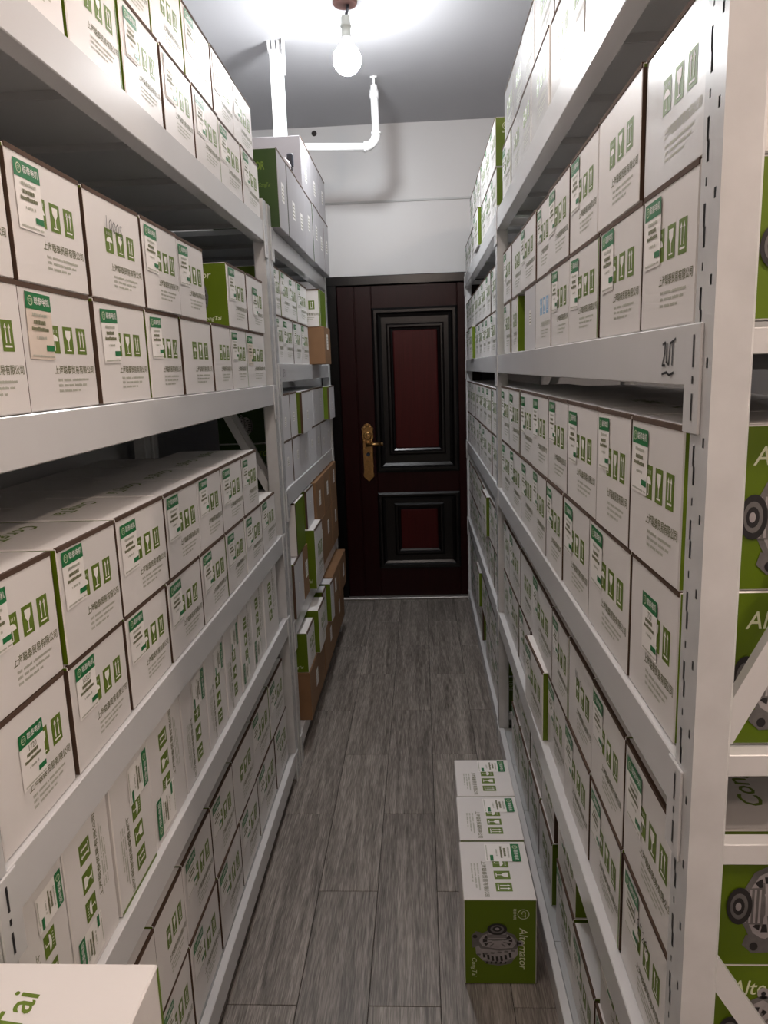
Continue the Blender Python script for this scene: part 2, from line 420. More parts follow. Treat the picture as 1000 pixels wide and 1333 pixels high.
def pipe():
    r = empty('conduit_pipe', (-0.2, 4.05, 2.61), 'white plastic conduit bending from the ceiling along the wall over the door', 'pipe')
    R = 0.019; zt = ZC - 2.61
    bm = bmesh.new(); tube_bm(bm, (0.008, 0, 0.06), (0.005, 0, 0.245), R); link('riser', mesh_from(bm, 'riser', ['pvc']), r)
    bm = bmesh.new(); tube_bm(bm, (0.005, 0, 0.225), (0.005, 0, 0.262), R * 1.22, R * 1.15); tube_bm(bm, (0.005, 0, 0.262), (0.005, 0, 0.285), R * 0.95, R * 0.85); link('coupling', mesh_from(bm, 'coupling', ['pvc']), r)
    bm = bmesh.new(); tube_bm(bm, (0.005, 0, 0.285), (0.006, 0, zt - 0.0005), 0.006, 0.006, 10); tube_bm(bm, (-0.012, 0, zt - 0.006), (0.022, 0, zt - 0.006), 0.005, 0.005, 8); link('hanger', mesh_from(bm, 'hanger', ['pvc']), r)
    bm = bmesh.new()
    sweep_bm(bm, [(-0.052 + 0.06 * math.sin(a), 0, 0.06 - 0.06 * math.cos(a)) for a in [math.radians(t) for t in range(0, 91, 15)]], R * 1.18, 18)
    tube_bm(bm, (-0.055, 0, 0), (-0.045, 0, 0), R * 1.35); tube_bm(bm, (0.008, 0, 0.058), (0.008, 0, 0.068), R * 1.35)
    link('elbow', mesh_from(bm, 'elbow', ['pvc']), r)
    bm = bmesh.new(); tube_bm(bm, (-0.05, 0, 0), (X0 + 0.2 + 0.003, 0, 0.035), R); link('run', mesh_from(bm, 'run', ['pvc']), r)
pipe()

# ------------------------------------------------------------------ racks
POST_H = 2.055
_post = {}
def post_mesh(h):
    """perforated front plate (faces local -y, width along x 0..0.052), plain sides, 40 mm deep"""
    if h in _post: return _post[h]
    bm = bmesh.new(); W, D, P = 0.052, 0.040, 0.08
    xs = [0, 0.010, 0.0125, 0.016, 0.0185, 0.036, 0.041, W]
    zs = [0.0]; k = 0
    holes = []
    n = int(h / P)
    for k in range(n):
        b = k * P
        zs += [b + 0.008, b + 0.028, b + 0.050, b + 0.060, b + 0.066, b + 0.074]
        # long keyhole slot as two offset cells, a small hole above it, a second column of small holes
        holes += [(b + 0.008, 2, 4), (b + 0.028, 1, 3), (b + 0.066, 2, 3), (b + 0.050, 5, 6)]
    zs.append(h); zs = sorted(set(round(z, 4) for z in zs))
    hs = {}
    for z, a, b in holes: hs.setdefault(round(z, 4), []).append((a, b))
    grid = {}
    def V(i, j):
        if (i, j) not in grid: grid[(i, j)] = bm.verts.new((xs[i], 0, zs[j]))
        return grid[(i, j)]
    for j in range(len(zs) - 1):
        hh = hs.get(zs[j], [])
        for i in range(len(xs) - 1):
            if any(a <= i < b for a, b in hh): continue
            bm.faces.new((V(i, j), V(i + 1, j), V(i + 1, j + 1), V(i, j + 1)))
    C_ = 0.0035
    for q in (((0, 0), (0, D - C_)), ((0, D - C_), (C_, D)), ((C_, D), (W - C_, D)), ((W - C_, D), (W, D - C_)), ((W, D - C_), (W, 0))):
        (xa, ya), (xb, yb) = q
        bm.faces.new([bm.verts.new(p) for p in ((xa, ya, 0), (xa, ya, h), (xb, yb, h), (xb, yb, 0))])
    bm.faces.new([bm.verts.new(p) for p in ((0, 0, h), (W, 0, h), (W, D - C_, h), (W - C_, D, h), (C_, D, h), (0, D - C_, h))])
    bmesh.ops.remove_doubles(bm, verts=bm.verts, dist=0.0001)
    _post[h] = mesh_from(bm, 'post', ['worn'])
    return _post[h]

def mark_mesh(kind):
    p = Print()
    if kind == 'zut':
        p.stroke([(-.022, .014), (-.013, .016), (-.014, .004), (-.022, -.010), (-.012, -.010)], .003, 'black', 2)
        p.stroke([(-.006, .014), (-.008, -.006), (.001, -.009), (.004, .015)], .003, 'black', 2)
        p.stroke([(.006, .015), (.022, .019)], .003, 'black', 2); p.stroke([(.013, .016), (.012, -.009)], .003, 'black', 2)
        p.stroke([(-.022, -.020), (-.006, -.018), (.004, -.021), (.018, -.018)], .003, 'black', 2)
    else:
        for q in ([(-.02, .012), (-.006, .014), (-.008, .0), (-.02, -.012), (-.004, -.012)], [(.002, .012), (.016, .012), (.016, -.012), (.003, -.01)], [(.004, .002), (.014, .0)]):
            p.stroke(q, .003, 'black', 2)
    return p.mesh('handwritten_mark')

def rack(name, label, side, bays, zs_by_bay, depth=0.5, marks=()):
    """side -1: front faces +X at XL, +1: front faces -X at XR.  bays = list of (y0,y1)"""
    xf = XL if side < 0 else XR
    r = empty(name, (xf, bays[0][0], 0), label, 'shelving rack', 'white steel storage racks')
    def P(o, x, y, z):  # helper: place child in world terms
        o.location = (x - xf, y - bays[0][0], z); return o
    into = side                      # direction away from the aisle
    ys = sorted(set([b[0] for b in bays] + [bays[-1][1]]))
    pm = post_mesh(POST_H)
    def add_post(yc, front):
        x = xf if front else xf + into * depth
        faces_aisle = front
        o = link('post', pm, r)
        # local -y of the post faces the aisle for front posts
        if (side > 0) == front:      # plate faces -X
            o.rotation_euler = (0, 0, -math.pi / 2); P(o, x, yc + 0.026, 0)
        else:
            o.rotation_euler = (0, 0, math.pi / 2); P(o, x, yc - 0.026, 0)
    for yc in ys:
        add_post(yc, True); add_post(yc, False)
        # end-frame braces: horizontals and diagonals between the two posts
        xa, xb = xf + into * 0.041, xf + into * (depth - 0.041)
        for z in (0.10, 0.945, 1.055, 1.515, 2.00):
            bm = bmesh.new(); bbox(bm, min(xa, xb), max(xa, xb), -0.010, 0.010, -0.013, 0.013)
            P(link('brace', mesh_from(bm, 'brace', ['steel'], 0.001), r), xf, yc, 0).location = (-xf, yc - bays[0][0], z)
        for za, zb in ((1.085, 1.93), (0.80, 0.15)):
            a, b = Vector((xa - into * 0.004, 0, za)), Vector((xb, 0, zb)); d = (b - a).normalized(); nrm = Vector((0, 1, 0)).cross(d)
            bm = bmesh.new(); vs = []
            for p in (a, b):
                for s, t in ((-1, -1), (1, -1), (1, 1), (-1, 1)): vs.append(bm.verts.new(p + nrm * 0.013 * s + Vector((0, 0.007 * t, 0))))
            for q in ((0, 1, 2, 3), (7, 6, 5, 4), (0, 4, 5, 1), (1, 5, 6, 2), (2, 6, 7, 3), (3, 7, 4, 0)): bm.faces.new([vs[i] for i in q])
            bmesh.ops.recalc_face_normals(bm, faces=bm.faces)
            link('brace', mesh_from(bm, 'brace', ['steel']), r).location = (-xf, yc - bays[0][0], 0)
    for bi, ((ya, yb), zs) in enumerate(zip(bays, zs_by_bay)):
        y0, y1 = ya + 0.0275, yb - 0.0275; L = y1 - y0
        # beam: box section with a stepped top lip, profile in (depth u, z)
        for back in (0, 1):
            bm = bmesh.new()
            prof = [(0, 0), (0, -0.065), (0.034, -0.065), (0.034, -0.018), (0.020, -0.018), (0.020, 0)]
            sgn = into if not back else -into
            rings = [[bm.verts.new((sgn * u, yy, z)) for u, z in prof] for yy in (0, L)]
            n = len(prof)
            for i in range(n): bm.faces.new((rings[0][i], rings[0][(i + 1) % n], rings[1][(i + 1) % n], rings[1][i]))
            bm.faces.new(rings[0]); bm.faces.new(rings[1])
            bmesh.ops.recalc_face_normals(bm, faces=bm.faces)
            me = mesh_from(bm, 'beam', ['steel'], 0.0015)
            # end plates hooked on the posts
            bm = bmesh.new()
            xo = -sgn * 0.0035
            bbox(bm, min(xo, 0), max(xo, 0), -0.030, 0.014, -0.114, -0.0005)
            ep = mesh_from(bm, 'end_plate', ['steel'], 0.0012)
            pp = Print()
            for z0_, z1_ in ((-0.045, -0.012), (-0.062, -0.054), (-0.100, -0.072)):
                pp.rect(-0.0022, 0.0022, z0_, z1_, 'black', 1)
            slot = pp.mesh('slot')
            for zi, z in enumerate(zs):
                xx = xf if not back else xf + into * depth
                b = link('beam', me, r, (xx - xf, y0 - bays[0][0], z))
                for off, rz in ((0.0, 0), (L, math.pi)):
                    e = link('end_plate', ep, b, (0, off, 0))
                    if rz: e.scale = (1, -1, 1)
                    if not back:
                        s_ = link('slot', slot, b, (xo - sgn * 0.0002, off + (-0.012 if not rz else 0.012), 0), (0, 0, math.pi / 2 if side < 0 else -math.pi / 2))
                for (mb, mz, my, kind) in marks:
                    if not back and mb == bi and mz == zi:
                        link('handwritten_mark', mark_mesh(kind), b, (-sgn * 0.0002, my - y0, -0.033), (0, 0, math.pi / 2 if side < 0 else -math.pi / 2))
        # deck panels, each a folded steel tray
        npan = max(3, round(L / 0.30)); pl = L / npan
        bm = bmesh.new(); x_a, x_b = sorted((into * 0.021, into * (depth - 0.021)))
        bbox(bm, x_a, x_b, 0.001, pl - 0.001, -0.004, -0.001)
        bbox(bm, x_a, x_b, 0.001, 0.004, -0.0175, -0.004); bbox(bm, x_a, x_b, pl - 0.004, pl - 0.001, -0.0175, -0.004)
        dm = mesh_from(bm, 'deck_panel', ['deck'])
        for z in zs:
            for k in range(npan): link('deck_panel', dm, r, (0, y0 + k * pl - bays[0][0], z))
    return r

ZLA = [0.110, 0.636, 0.940, 1.459, 1.985]
ZLB = [0.120, 0.580, 1.078, 1.531, 1.988]
ZRR = [0.060, 0.548, 1.044, 1.536, 2.035]
rack('storage_rack', 'white steel rack on the door-handle side, its bay farther from the door', -1, [(0.722, 2.555)], [ZLA])
rack('storage_rack', 'white steel rack with brown cartons beside the door handle', -1, [(2.632, 4.14)], [ZLB], marks=((0, 3, 2.74, 'eq'),))
rack('storage_rack', 'long white two-bay steel rack on the door-hinge side', 1, [(0.782, 2.83), (2.83, 4.735)], [ZRR, ZRR], marks=((0, 3, 0.885, 'zut'),))

# ------------------------------------------------------------------ cartons
FW, FH, FD = 0.210, 0.165, 0.235          # standard carton: width, height, depth
def front_print(variant=0, ink='ink', icon='icon', faint='faint', strip=False):
    p = Print(); W, H = FW, FH
    U = lambda u: (u - 0.5) * W
    V = lambda v: (1 - v) * H
    for k, (u0, u1) in enumerate(((0.335, 0.475), (0.535, 0.675), (0.735, 0.875))):
        x0, x1, z0, z1 = U(u0), U(u1), V(0.535), V(0.305)
        if variant == 1: x0, x1 = U(u0 - 0.03), U(u1 - 0.03)
        xm = (x0 + x1) / 2; ww = x1 - x0; hh = z1 - z0
        p.rect(x0, x1, z0, z1, icon, 1)
        if k == 0:     # umbrella with rain
            p.poly([(xm + ww * .36 * math.cos(a), z0 + hh * .45 + hh * .22 * math.sin(a)) for a in [math.pi * i / 10 for i in range(11)]], 'paper', 2)
            p.rect(xm - ww * .03, xm + ww * .03, z0 + hh * .12, z0 + hh * .46, 'paper', 2)
            p.rect(xm - ww * .14, xm, z0 + hh * .10, z0 + hh * .15, 'paper', 2)
            for q in range(5): p.rect(xm + ww * (-.3 + q * .14), xm + ww * (-.27 + q * .14), z0 + hh * .74, z0 + hh * .86, 'paper', 2)
        elif k == 1:   # goblet
            p.poly([(xm - ww * .28, z0 + hh * .86), (xm - ww * .25, z0 + hh * .62), (xm - ww * .06, z0 + hh * .46), (xm + ww * .06, z0 + hh * .46), (xm + ww * .25, z0 + hh * .62), (xm + ww * .28, z0 + hh * .86)], 'paper', 2)
            p.rect(xm - ww * .04, xm + ww * .04, z0 + hh * .15, z0 + hh * .48, 'paper', 2)
            p.rect(xm - ww * .24, xm + ww * .24, z0 + hh * .11, z0 + hh * .16, 'paper', 2)
        else:          # two arrows on a bar
            for s in (-1, 1):
                xa = xm + s * ww * .17
                p.rect(xa - ww * .045, xa + ww * .045, z0 + hh * .26, z0 + hh * .80, 'paper', 2)
                p.poly([(xa - ww * .12, z0 + hh * .74), (xa + ww * .12, z0 + hh * .74), (xa, z0 + hh * .90)], 'paper', 2)
            p.rect(xm - ww * .30, xm + ww * .30, z0 + hh * .13, z0 + hh * .19, 'paper', 2)
    p.text('上海聪泰贸易有限公司', U(0.665), V(0.675), 0.0128, ink, 1, bold=0.014, space=0.97)
    for k, v in enumerate((0.745, 0.79, 0.835)):
        p.dashes(U(0.40), U(0.46), V(v + 0.022), 0.0042, faint, 1, seed=3 * k + 1)
        p.dashes(U(0.48), U((0.86, 0.82, 0.72)[k]), V(v + 0.022), 0.0036, faint, 1, seed=k + 10, fill=0.9)
    if strip: p.rect(U(0.972), U(0.997), V(0.99), V(0.02), icon, 1)
    return p.mesh('front_print')

def label_mesh(number=None, taped=False):
    """white product sticker, origin at its top left corner on the carton face"""
    p = Print(); W, H = 0.068, 0.082
    p.rect(0, W, -H, 0, 'tan' if taped else 'paper', 4)
    if number: p.text(number, W * .5, -0.0275, 0.012, 'ink', 6)
    else: p.dashes(W * .22, W * .80, -0.029, 0.0045, 'faint', 6, seed=5)
    p.dashes(W * .25, W * .72, -0.0385, 0.0055, 'ink', 6, seed=6, fill=.9)
    p.dashes(W * .15, W * .82, -0.0465, 0.0050, 'ink', 6, seed=7, fill=.95)
    p.dashes(W * .28, W * .70, -0.0565, 0.0040, 'faint', 6, seed=8)
    p.rect(W * .66, W * .98, -0.0710, -0.0635, 'hdr', 6)
    p.dashes(W * .08, W * .95, -0.0790, 0.0026, 'faint', 6, seed=9, fill=.8)
    return p.mesh('product_label')

def header_mesh():
    p = Print(); W, H = 0.068, 0.0205
    p.rect(0, W, -H, 0, 'hdr', 5)
    p.ring(0.0125, -H / 2, 0.0062, 0.0012, 'pale', 6); p.text('CT', 0.0125, -H / 2, 0.006, 'pale', 6)
    p.text('聪泰电机', 0.043, -H / 2, 0.0105, 'paper', 6, bold=0.006)
    return p.mesh('label_header')

def alternator_art(p, cx, cz, s):
    """printed picture of an alternator: pulley at the left, finned housing at the right"""
    P = lambda x, z: (cx + x * s, cz + z * s)
    rr = random.Random(4)
    # rear housing, front housing, mounting ears
    p.poly([P(.10, .44), P(.30, .46), P(.46, .36), P(.54, .16), P(.55, -.10), P(.48, -.32), P(.30, -.46), P(.05, -.48), P(-.10, -.30), P(-.10, .30)], 'alum', 1)
    p.poly([P(.42, .38), P(.56, .30), P(.62, .05), P(.58, -.20), P(.46, -.34)], 'alumd', 1)
    p.poly([P(-.30, .20), P(-.20, .38), P(.02, .48), P(.18, .42), P(.22, .05), P(.16, -.36), P(-.02, -.46), P(-.20, -.40), P(-.34, -.15)], 'alumd', 2)
    p.poly([P(-.24, .18), P(-.14, .34), P(.02, .42), P(.14, .34), P(.17, .02), P(.10, -.32), P(-.05, -.40), P(-.18, -.32), P(-.28, -.12)], 'alum', 3)
    p.disc(*P(.02, .50), .075 * s, 'alum', 2, 12); p.disc(*P(.02, .50), .03 * s, 'black', 3, 10)
    p.poly([P(-.26, -.34), P(.10, -.42), P(.14, -.54), P(-.18, -.56), P(-.30, -.46)], 'alumd', 3)
    p.disc(*P(-.16, -.48), .05 * s, 'black', 4, 10)
    # vents on the rear housing, two curved rows
    for k in range(7):
        x0 = .24 + .035 * k * .9; t = (k - 3) / 3.0
        z0 = .30 - k * .095
        p.poly([P(.27 + .10 * (1 - t * t), z0), P(.40 + .10 * (1 - t * t), z0 + .015), P(.40 + .10 * (1 - t * t), z0 - .035), P(.27 + .10 * (1 - t * t), z0 - .05)], 'black', 3)
    for k in range(9):
        a_ = math.radians(60 + k * 30)
        x, z = -.05 + .25 * math.cos(a_) * .8, .01 + .32 * math.sin(a_)
        tx, tz, rx, rz_ = -math.sin(a_), math.cos(a_), math.cos(a_), math.sin(a_)
        w1, w2, l_ = rr.uniform(.03, .05), rr.uniform(.015, .03), rr.uniform(.06, .10)
        p.poly([P(x - tx * w1, z - tz * w1), P(x + tx * w1, z + tz * w1), P(x + tx * w2 - rx * l_, z + tz * w2 - rz_ * l_), P(x - tx * w2 - rx * l_, z - tz * w2 - rz_ * l_)], 'black', 4)
    for k in range(10):
        a_ = math.radians(40 + k * 31); p.poly([P(-.05 + q * math.cos(a_ + e), .01 + 1.3 * q * math.sin(a_ + e)) for q, e in ((.10, -.10), (.20, -.08), (.20, .08), (.10, .10))], 'alumd', 5)
    for k in range(6): p.poly([P(.20 + .02 * k, .40 - .15 * k), P(.245 + .02 * k, .38 - .15 * k), P(.235 + .02 * k, .30 - .15 * k), P(.19 + .02 * k, .31 - .15 * k)], 'alumd', 3)
    for k in range(5): p.poly([P(.50, .20 - .10 * k), P(.56, .19 - .10 * k), P(.56, .15 - .10 * k), P(.50, .16 - .10 * k)], 'black', 4)
    # grooved pulley: band plus dark face
    p.poly([P(-.36, .20), P(-.10, .21), P(-.06, .10), P(-.05, -.10), P(-.10, -.22), P(-.36, -.21)], 'alumd', 5)
    for k in range(4): p.rect(cx + (-.30 + k * .055) * s, cx + (-.275 + k * .055) * s, cz - .20 * s, cz + .19 * s, 'alum', 6)
    p.disc(*P(-.36, 0), .15 * s, 'black', 7, 24, .215 * s)
    p.disc(*P(-.365, 0), .105 * s, 'alumd', 8, 20, .15 * s); p.disc(*P(-.37, 0), .07 * s, 'black', 9, 16, .10 * s); p.disc(*P(-.375, 0), .035 * s, 'alum', 10, 12, .05 * s)

def side_print(style=0):
    p = Print(); D, H = FD, FH
    if style == 0:
        x0 = -D / 2
        p.ring(x0 + 0.040, H - 0.030, 0.0135, 0.0016, 'pale', 1); p.text('CT', x0 + 0.040, H - 0.030, 0.014, 'pale', 1)
        p.text('聪泰电机', x0 + 0.040, H - 0.050, 0.0075, 'pale', 1, bold=0.01)
        p.text('Alternator', x0 + 0.134, H - 0.031, 0.0265, 'pale', 1, bold=0.006, shear=0.22)
        alternator_art(p, 0.0, 0.075, 0.105)
        p.text('CongTai', x0 + 0.186, 0.022, 0.0155, 'pale', 1, bold=0.004, shear=0.22)
    else:
        p.text('ALTERNATOR', 0.0, H - 0.036, 0.023, 'icon', 1, bold=0.02, shear=0.15)
        p.text('CongTai', 0.07, H - 0.075, 0.012, 'icon', 1, shear=0.2)
        alternator_art(p, -0.03, 0.06, 0.07)
    return p.mesh('side_print')

def top_print():
    p = Print(); p.text('CongTai', 0, 0, 0.040, 'icon', 1, bold=0.012, shear=0.15)
    return p.mesh('top_print')

def barcode_mesh():
    p = Print(); W, H = 0.036, 0.036
    p.rect(-W / 2, W / 2, -H / 2, H / 2, 'paper', 1)
    for k in range(4): p.dashes(-W * .38, W * .38, -H * .38 + k * H * .2, .004, 'ink', 2, seed=20 + k)
    return p.mesh('paper_sticker')

def kraft_sticker():
    p = Print(); p.rect(-.03, .03, -.035, .035, 'paper', 1)
    for k in range(4): p.dashes(-.022, .022, -.022 + k * .013, .004, 'faint', 2, seed=40 + k)
    return p.mesh('paper_sticker')

PR = [front_print(0), front_print(1), front_print(0, strip=True)]
PR_FADED = front_print(0, 'faint', 'icon', 'faint')
PR_BLUE = front_print(0, 'faint', 'blue', 'faint')
LB = [label_mesh(), label_mesh('10327'), label_mesh('1720'), label_mesh(None, True)]
HD, SP, SP2, TP, BC, KS = header_mesh(), side_print(0), side_print(1), top_print(), barcode_mesh(), kraft_sticker()

_body = {}
def body_mesh(w_, h_, d_, front, side):
    k = (round(w_, 3), round(h_, 3), round(d_, 3), front, side)
    if k in _body: return _body[k]
    bm = bmesh.new(); w2, h2, d2 = k[0] / 2, k[1], k[2]
    fs = bbox(bm, -w2, w2, 0, d2, 0, h2)
    fs[0].material_index = 1; fs[1].material_index = 1
    me = mesh_from(bm, 'carton', [front, side], 0.0018)
    _body[k] = me
    return me
_lid = {}
def lid_gap_mesh(w_, h_, gap_shade):
    k = (round(w_, 3), round(h_, 3), gap_shade)
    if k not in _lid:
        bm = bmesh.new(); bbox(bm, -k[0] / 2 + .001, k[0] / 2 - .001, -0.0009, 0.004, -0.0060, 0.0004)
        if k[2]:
            for s_ in (-1, 1): bbox(bm, *sorted((s_ * (k[0] / 2 - .0002), s_ * (k[0] / 2 + .0009))), 0.0006, 0.010, -k[1] + .001, -.0061)  # dark side strips, shade of the gap between cartons put into colour
        _lid[k] = mesh_from(bm, 'lid_edge_gap_shade', ['lid'])
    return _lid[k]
_ksm = {}
def kraft_seam(w_, d_):
    k = (round(w_, 3), round(d_, 3))
    if k not in _ksm:
        p = bmesh.new(); bbox(p, -k[0] / 2 + .002, k[0] / 2 - .002, k[1] / 2 - .02, k[1] / 2 + .02, -.0002, .0005); _ksm[k] = mesh_from(p, 'packing_tape', ['tan'])
    return _ksm[k]

HAND = {}
def hand_mesh(txt):
    if txt not in HAND:
        p = Print()
        glyph = {'1': [[(.2, 1), (.2, -.35)]], '0': [[(.3, .9), (.05, .6), (.1, .1), (.4, 0), (.6, .4), (.5, .8), (.3, .9)]],
                 '3': [[(.1, .9), (.5, 1), (.3, .55), (.6, .3), (.4, -.2), (.1, 0)]], '6': [[(.5, 1), (.15, .6), (.1, .1), (.4, 0), (.5, .3), (.15, .4)]],
                 '5': [[(.55, 1), (.2, .95), (.15, .55), (.5, .5), (.45, .05), (.1, 0)]], '2': [[(.1, .8), (.35, 1), (.5, .7), (.1, 0), (.6, .05)]],
                 'N': [[(.05, 0), (.1, 1), (.45, 0), (.5, 1)]], 'L': [[(.1, 1), (.1, 0), (.5, 0)]], '-': [[(.05, .5), (.5, .5)]],
                 'P': [[(.1, 0), (.1, 1), (.5, .85), (.45, .5), (.1, .45)]], 'J': [[(.5, 1), (.5, .1), (.25, -.1), (.05, .15)]]}
        s = 0.019
        for i, ch in enumerate(txt):
            for st in glyph.get(ch, []):
                p.stroke([((x + i * .72 - len(txt) * .36) * s, (z - .5) * s) for x, z in st], .0016, 'black', 8)
        HAND[txt] = p.mesh('handwriting')
    return HAND[txt]

ORD = ['', 'first', 'second', 'third', 'fourth', 'fifth', 'sixth', 'seventh', 'eighth', 'ninth', 'tenth', 'eleventh']

def carton(kind, w_, h_, d_, matrix, label, group, stick=True, side=None, top=False, hand=None, lab=0, seed=0, variant=None, pr=None, lid=True):
    rr = random.Random(seed)
    front, sidem = {'std': ('white', 'green'), 'film': ('film', 'film'), 'plain': ('grey', 'green'), 'plaind': ('grey', 'dgreen'), 'kraft': ('kraft', 'kraft'), 'blank': ('white', 'green'), 'grey': ('greyd', 'greyd'), 'dull': ('greyd', 'dgreen')}[kind]
    o = link('kraft_carton' if kind == 'kraft' else 'carton', body_mesh(w_, h_, d_, front, sidem))
    o.matrix_world = matrix
    tag(o, label, 'carton', group)
    sx, sz = round(w_, 3) / FW, round(h_, 3) / FH
    if kind in ('std', 'film'):
        c = link('front_print', pr or (PR_FADED if kind == 'film' else PR[rr.choice((0, 0, 0, 1, 1, 2)) if variant is None else variant]), o); c.scale = (sx, 1, sz)
        if stick:
            k = min(sx, sz) * rr.uniform(.97, 1.03)
            u = rr.uniform(.045, .085) if lab != 2 else .30
            v = rr.uniform(.05, .10) if lab != 2 else .20
            l_ = link('product_label', LB[lab], o, ((u - .5) * w_, 0, h_ * (1 - v)), (0, rr.uniform(-.03, .03), 0)); l_.scale = (k, 1, k * 1.06)
            link('label_header', HD, l_)
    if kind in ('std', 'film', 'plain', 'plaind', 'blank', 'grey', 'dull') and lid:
        link('lid_edge_gap_shade', lid_gap_mesh(w_, h_, rr.random() < .75 and side is None), o, (0, 0, round(h_, 3)))  # lid edge, on most cartons with the painted gap shade down both sides
    if kind in ('plain', 'plaind', 'grey', 'dull'):
        c = link('paper_sticker', BC, o, ((rr.uniform(-.06, .06)) * w_, 0, h_ * rr.uniform(.40, .58)))
        if kind in ('grey', 'dull'): c.scale = (1.5, 1, 1.8)
    if kind == 'kraft':
        c = link('paper_sticker', KS, o, (rr.uniform(-.15, .15) * w_, 0, h_ * rr.uniform(.5, .65)))
        link('packing_tape', kraft_seam(w_, d_), o, (0, 0, round(h_, 3)))
    if side in (1, -1, 2, -2):
        s = 1 if side > 0 else -1
        c = link('side_print', SP2 if abs(side) == 2 else SP, o, (s * round(w_, 3) / 2, round(d_, 3) / 2, 0), (0, 0, math.pi / 2 * s)); c.scale = (d_ / FD, 1, sz)
    if top:
        c = link('top_print', TP, o, (0, round(d_, 3) / 2, round(h_, 3)), (-math.pi / 2, 0, 0 if top == 2 else math.pi))
    if hand:
        link('handwriting', hand_mesh(hand), o, (-.03 * w_, 0, h_ * .73), (0, .12, 0))
    return o

def mtx(x, y, z, rz, spin=0.0, h_=0.0, w_=0.0):
    """carton matrix: front face at x plane; spin 90 deg about the face normal for cartons stood on their side"""
    m = Matrix.Translation((x, y, z)) @ Matrix.Rotation(rz, 4, 'Z')
    if spin: m = m @ Matrix.Translation((0, 0, w_ / 2)) @ Matrix.Rotation(spin, 4, 'Y') @ Matrix.Translation((0, 0, -h_ / 2))
    return m

LOOK = {'std': 'white green-print carton', 'film': 'film-wrapped white carton', 'plain': 'grey-ended green carton', 'plaind': 'grey-ended dark-green carton', 'kraft': 'brown kraft carton', 'blank': 'plain white carton', 'grey': 'all-grey carton', 'dull': 'dull grey-ended carton'}
SIDE = {-1: 'handle-side rack', 1: 'hinge-side rack'}
LEVEL = {0: 'bottom shelf', 1: 'fourth shelf', 2: 'third shelf', 3: 'second shelf', 4: 'top shelf'}
_seed = [100]
def row(side, bay, level, rowname, bounds, z, h_, kind='std', x=None, opts=None, gaps=(), d_=FD, spin=0, jit=0.0018, towards_door=False, order=None):
    """bounds: list of Y boundaries; gaps: indices of cells left empty; opts: {index: dict}"""
    xf = x if x is not None else (XL - 0.006 if side < 0 else XR + 0.006)
    rz = math.pi / 2 if side < 0 else -math.pi / 2
    cells = [(i, bounds[i], bounds[i + 1]) for i in range(len(bounds) - 1) if i not in gaps]
    cells.sort(key=lambda c: c[1], reverse=(bay == 'aisle-end'))
    grp = 'cartons on the %s' % SIDE[side]
    for n, (i, a, b) in enumerate(cells):
        _seed[0] += 1; rr = random.Random(_seed[0])
        o = dict((opts or {}).get(i, {}))
        k = o.pop('kind', kind); dx = o.pop('dx', rr.uniform(-jit, jit)); gap = o.pop('gap', rr.choice((.004, .007, .009, .011))); ww = b - a - gap
        hh = o.pop('h', h_) ; dd = o.pop('d', d_)
        xx = xf - side * dx      # dx > 0: proud towards the aisle
        ang = rr.uniform(-.006, .006) if 'ang' not in o else o.pop('ang')
        lookx = o.pop('look', LOOK[k])
        lb = '%s, %s from middle post, %s, %s, %s bay, %s' % (lookx, ORD[n + 1], rowname, LEVEL[level], bay, SIDE[side])
        if 'stick' not in o: o['stick'] = rr.random() < .88
        if spin:
            sp_ = spin if rr.random() < .5 else -spin
            m = mtx(xx, (a + b) / 2, z, rz + ang, sp_, ww, hh)
            carton(k, hh, ww, dd, m, lb, grp, seed=_seed[0], lid=False, **o)
        else:
            carton(k, ww, hh, dd, mtx(xx, (a + b) / 2, z, rz + ang), lb, grp, seed=_seed[0], **o)

def near(bounds_n):  # option dict marking the print on the camera-side panel of the first box
    return {0: dict(side=1)}

# ---- handle-side rack, bay away from the door
A, D = 'aisle-end', 'door-end'
row(-1, A, 4, 'lower row', [.755, .962, 1.172, 1.38, 1.594, 1.803, 2.035, 2.278, 2.515], 1.986, .164, opts={3: dict(gap=.02)})
row(-1, A, 4, 'upper row', [.755, .955, 1.165, 1.381, 1.583, 1.793, 2.019, 2.239, 2.496], 2.151, .164, x=XL - .012)
row(-1, A, 3, 'lower row', [.755, .942, 1.156, 1.388, 1.588, 1.822, 2.002, 2.187, 2.45], 1.460, .164, opts={1: dict(lab=3, stick=True), 2: dict(gap=.018), 7: dict(lab=3, stick=True)})
row(-1, A, 3, 'upper row', [.755, .944, 1.162, 1.397, 1.603, 1.803, 2.009, 2.23, 2.467], 1.625, .164, gaps=(5,),
    opts={1: dict(gap=.014, stick=True), 2: dict(stick=False, hand='10003', variant=1, gap=.012), 6: dict(side=-1), 7: dict(lab=2, stick=True)})
row(-1, A, 2, 'lower row', [.756, .951, 1.158, 1.367, 1.586, 1.809, 2.016, 2.241, 2.46], .941, .165,
    opts={0: dict(lab=2, stick=True, variant=0), 1: dict(lab=1, stick=True), 7: dict(stick=True)})
row(-1, A, 2, 'upper row', [.756, .953, 1.159, 1.391, 1.602, 1.806, 2.026, 2.214], 1.107, .168,
    opts={i: dict(top=True, stick=True) for i in range(7)})
row(-1, A, 2, 'back lower row', [.756, .953, 1.159, 1.391, 1.602, 1.806, 2.026, 2.214], .941, .165, x=XL - .254, d_=.225)
row(-1, A, 2, 'back upper row', [.756, .953, 1.159, 1.391, 1.602, 1.806, 2.026, 2.214], 1.107, .150, x=XL - .254, d_=.225)
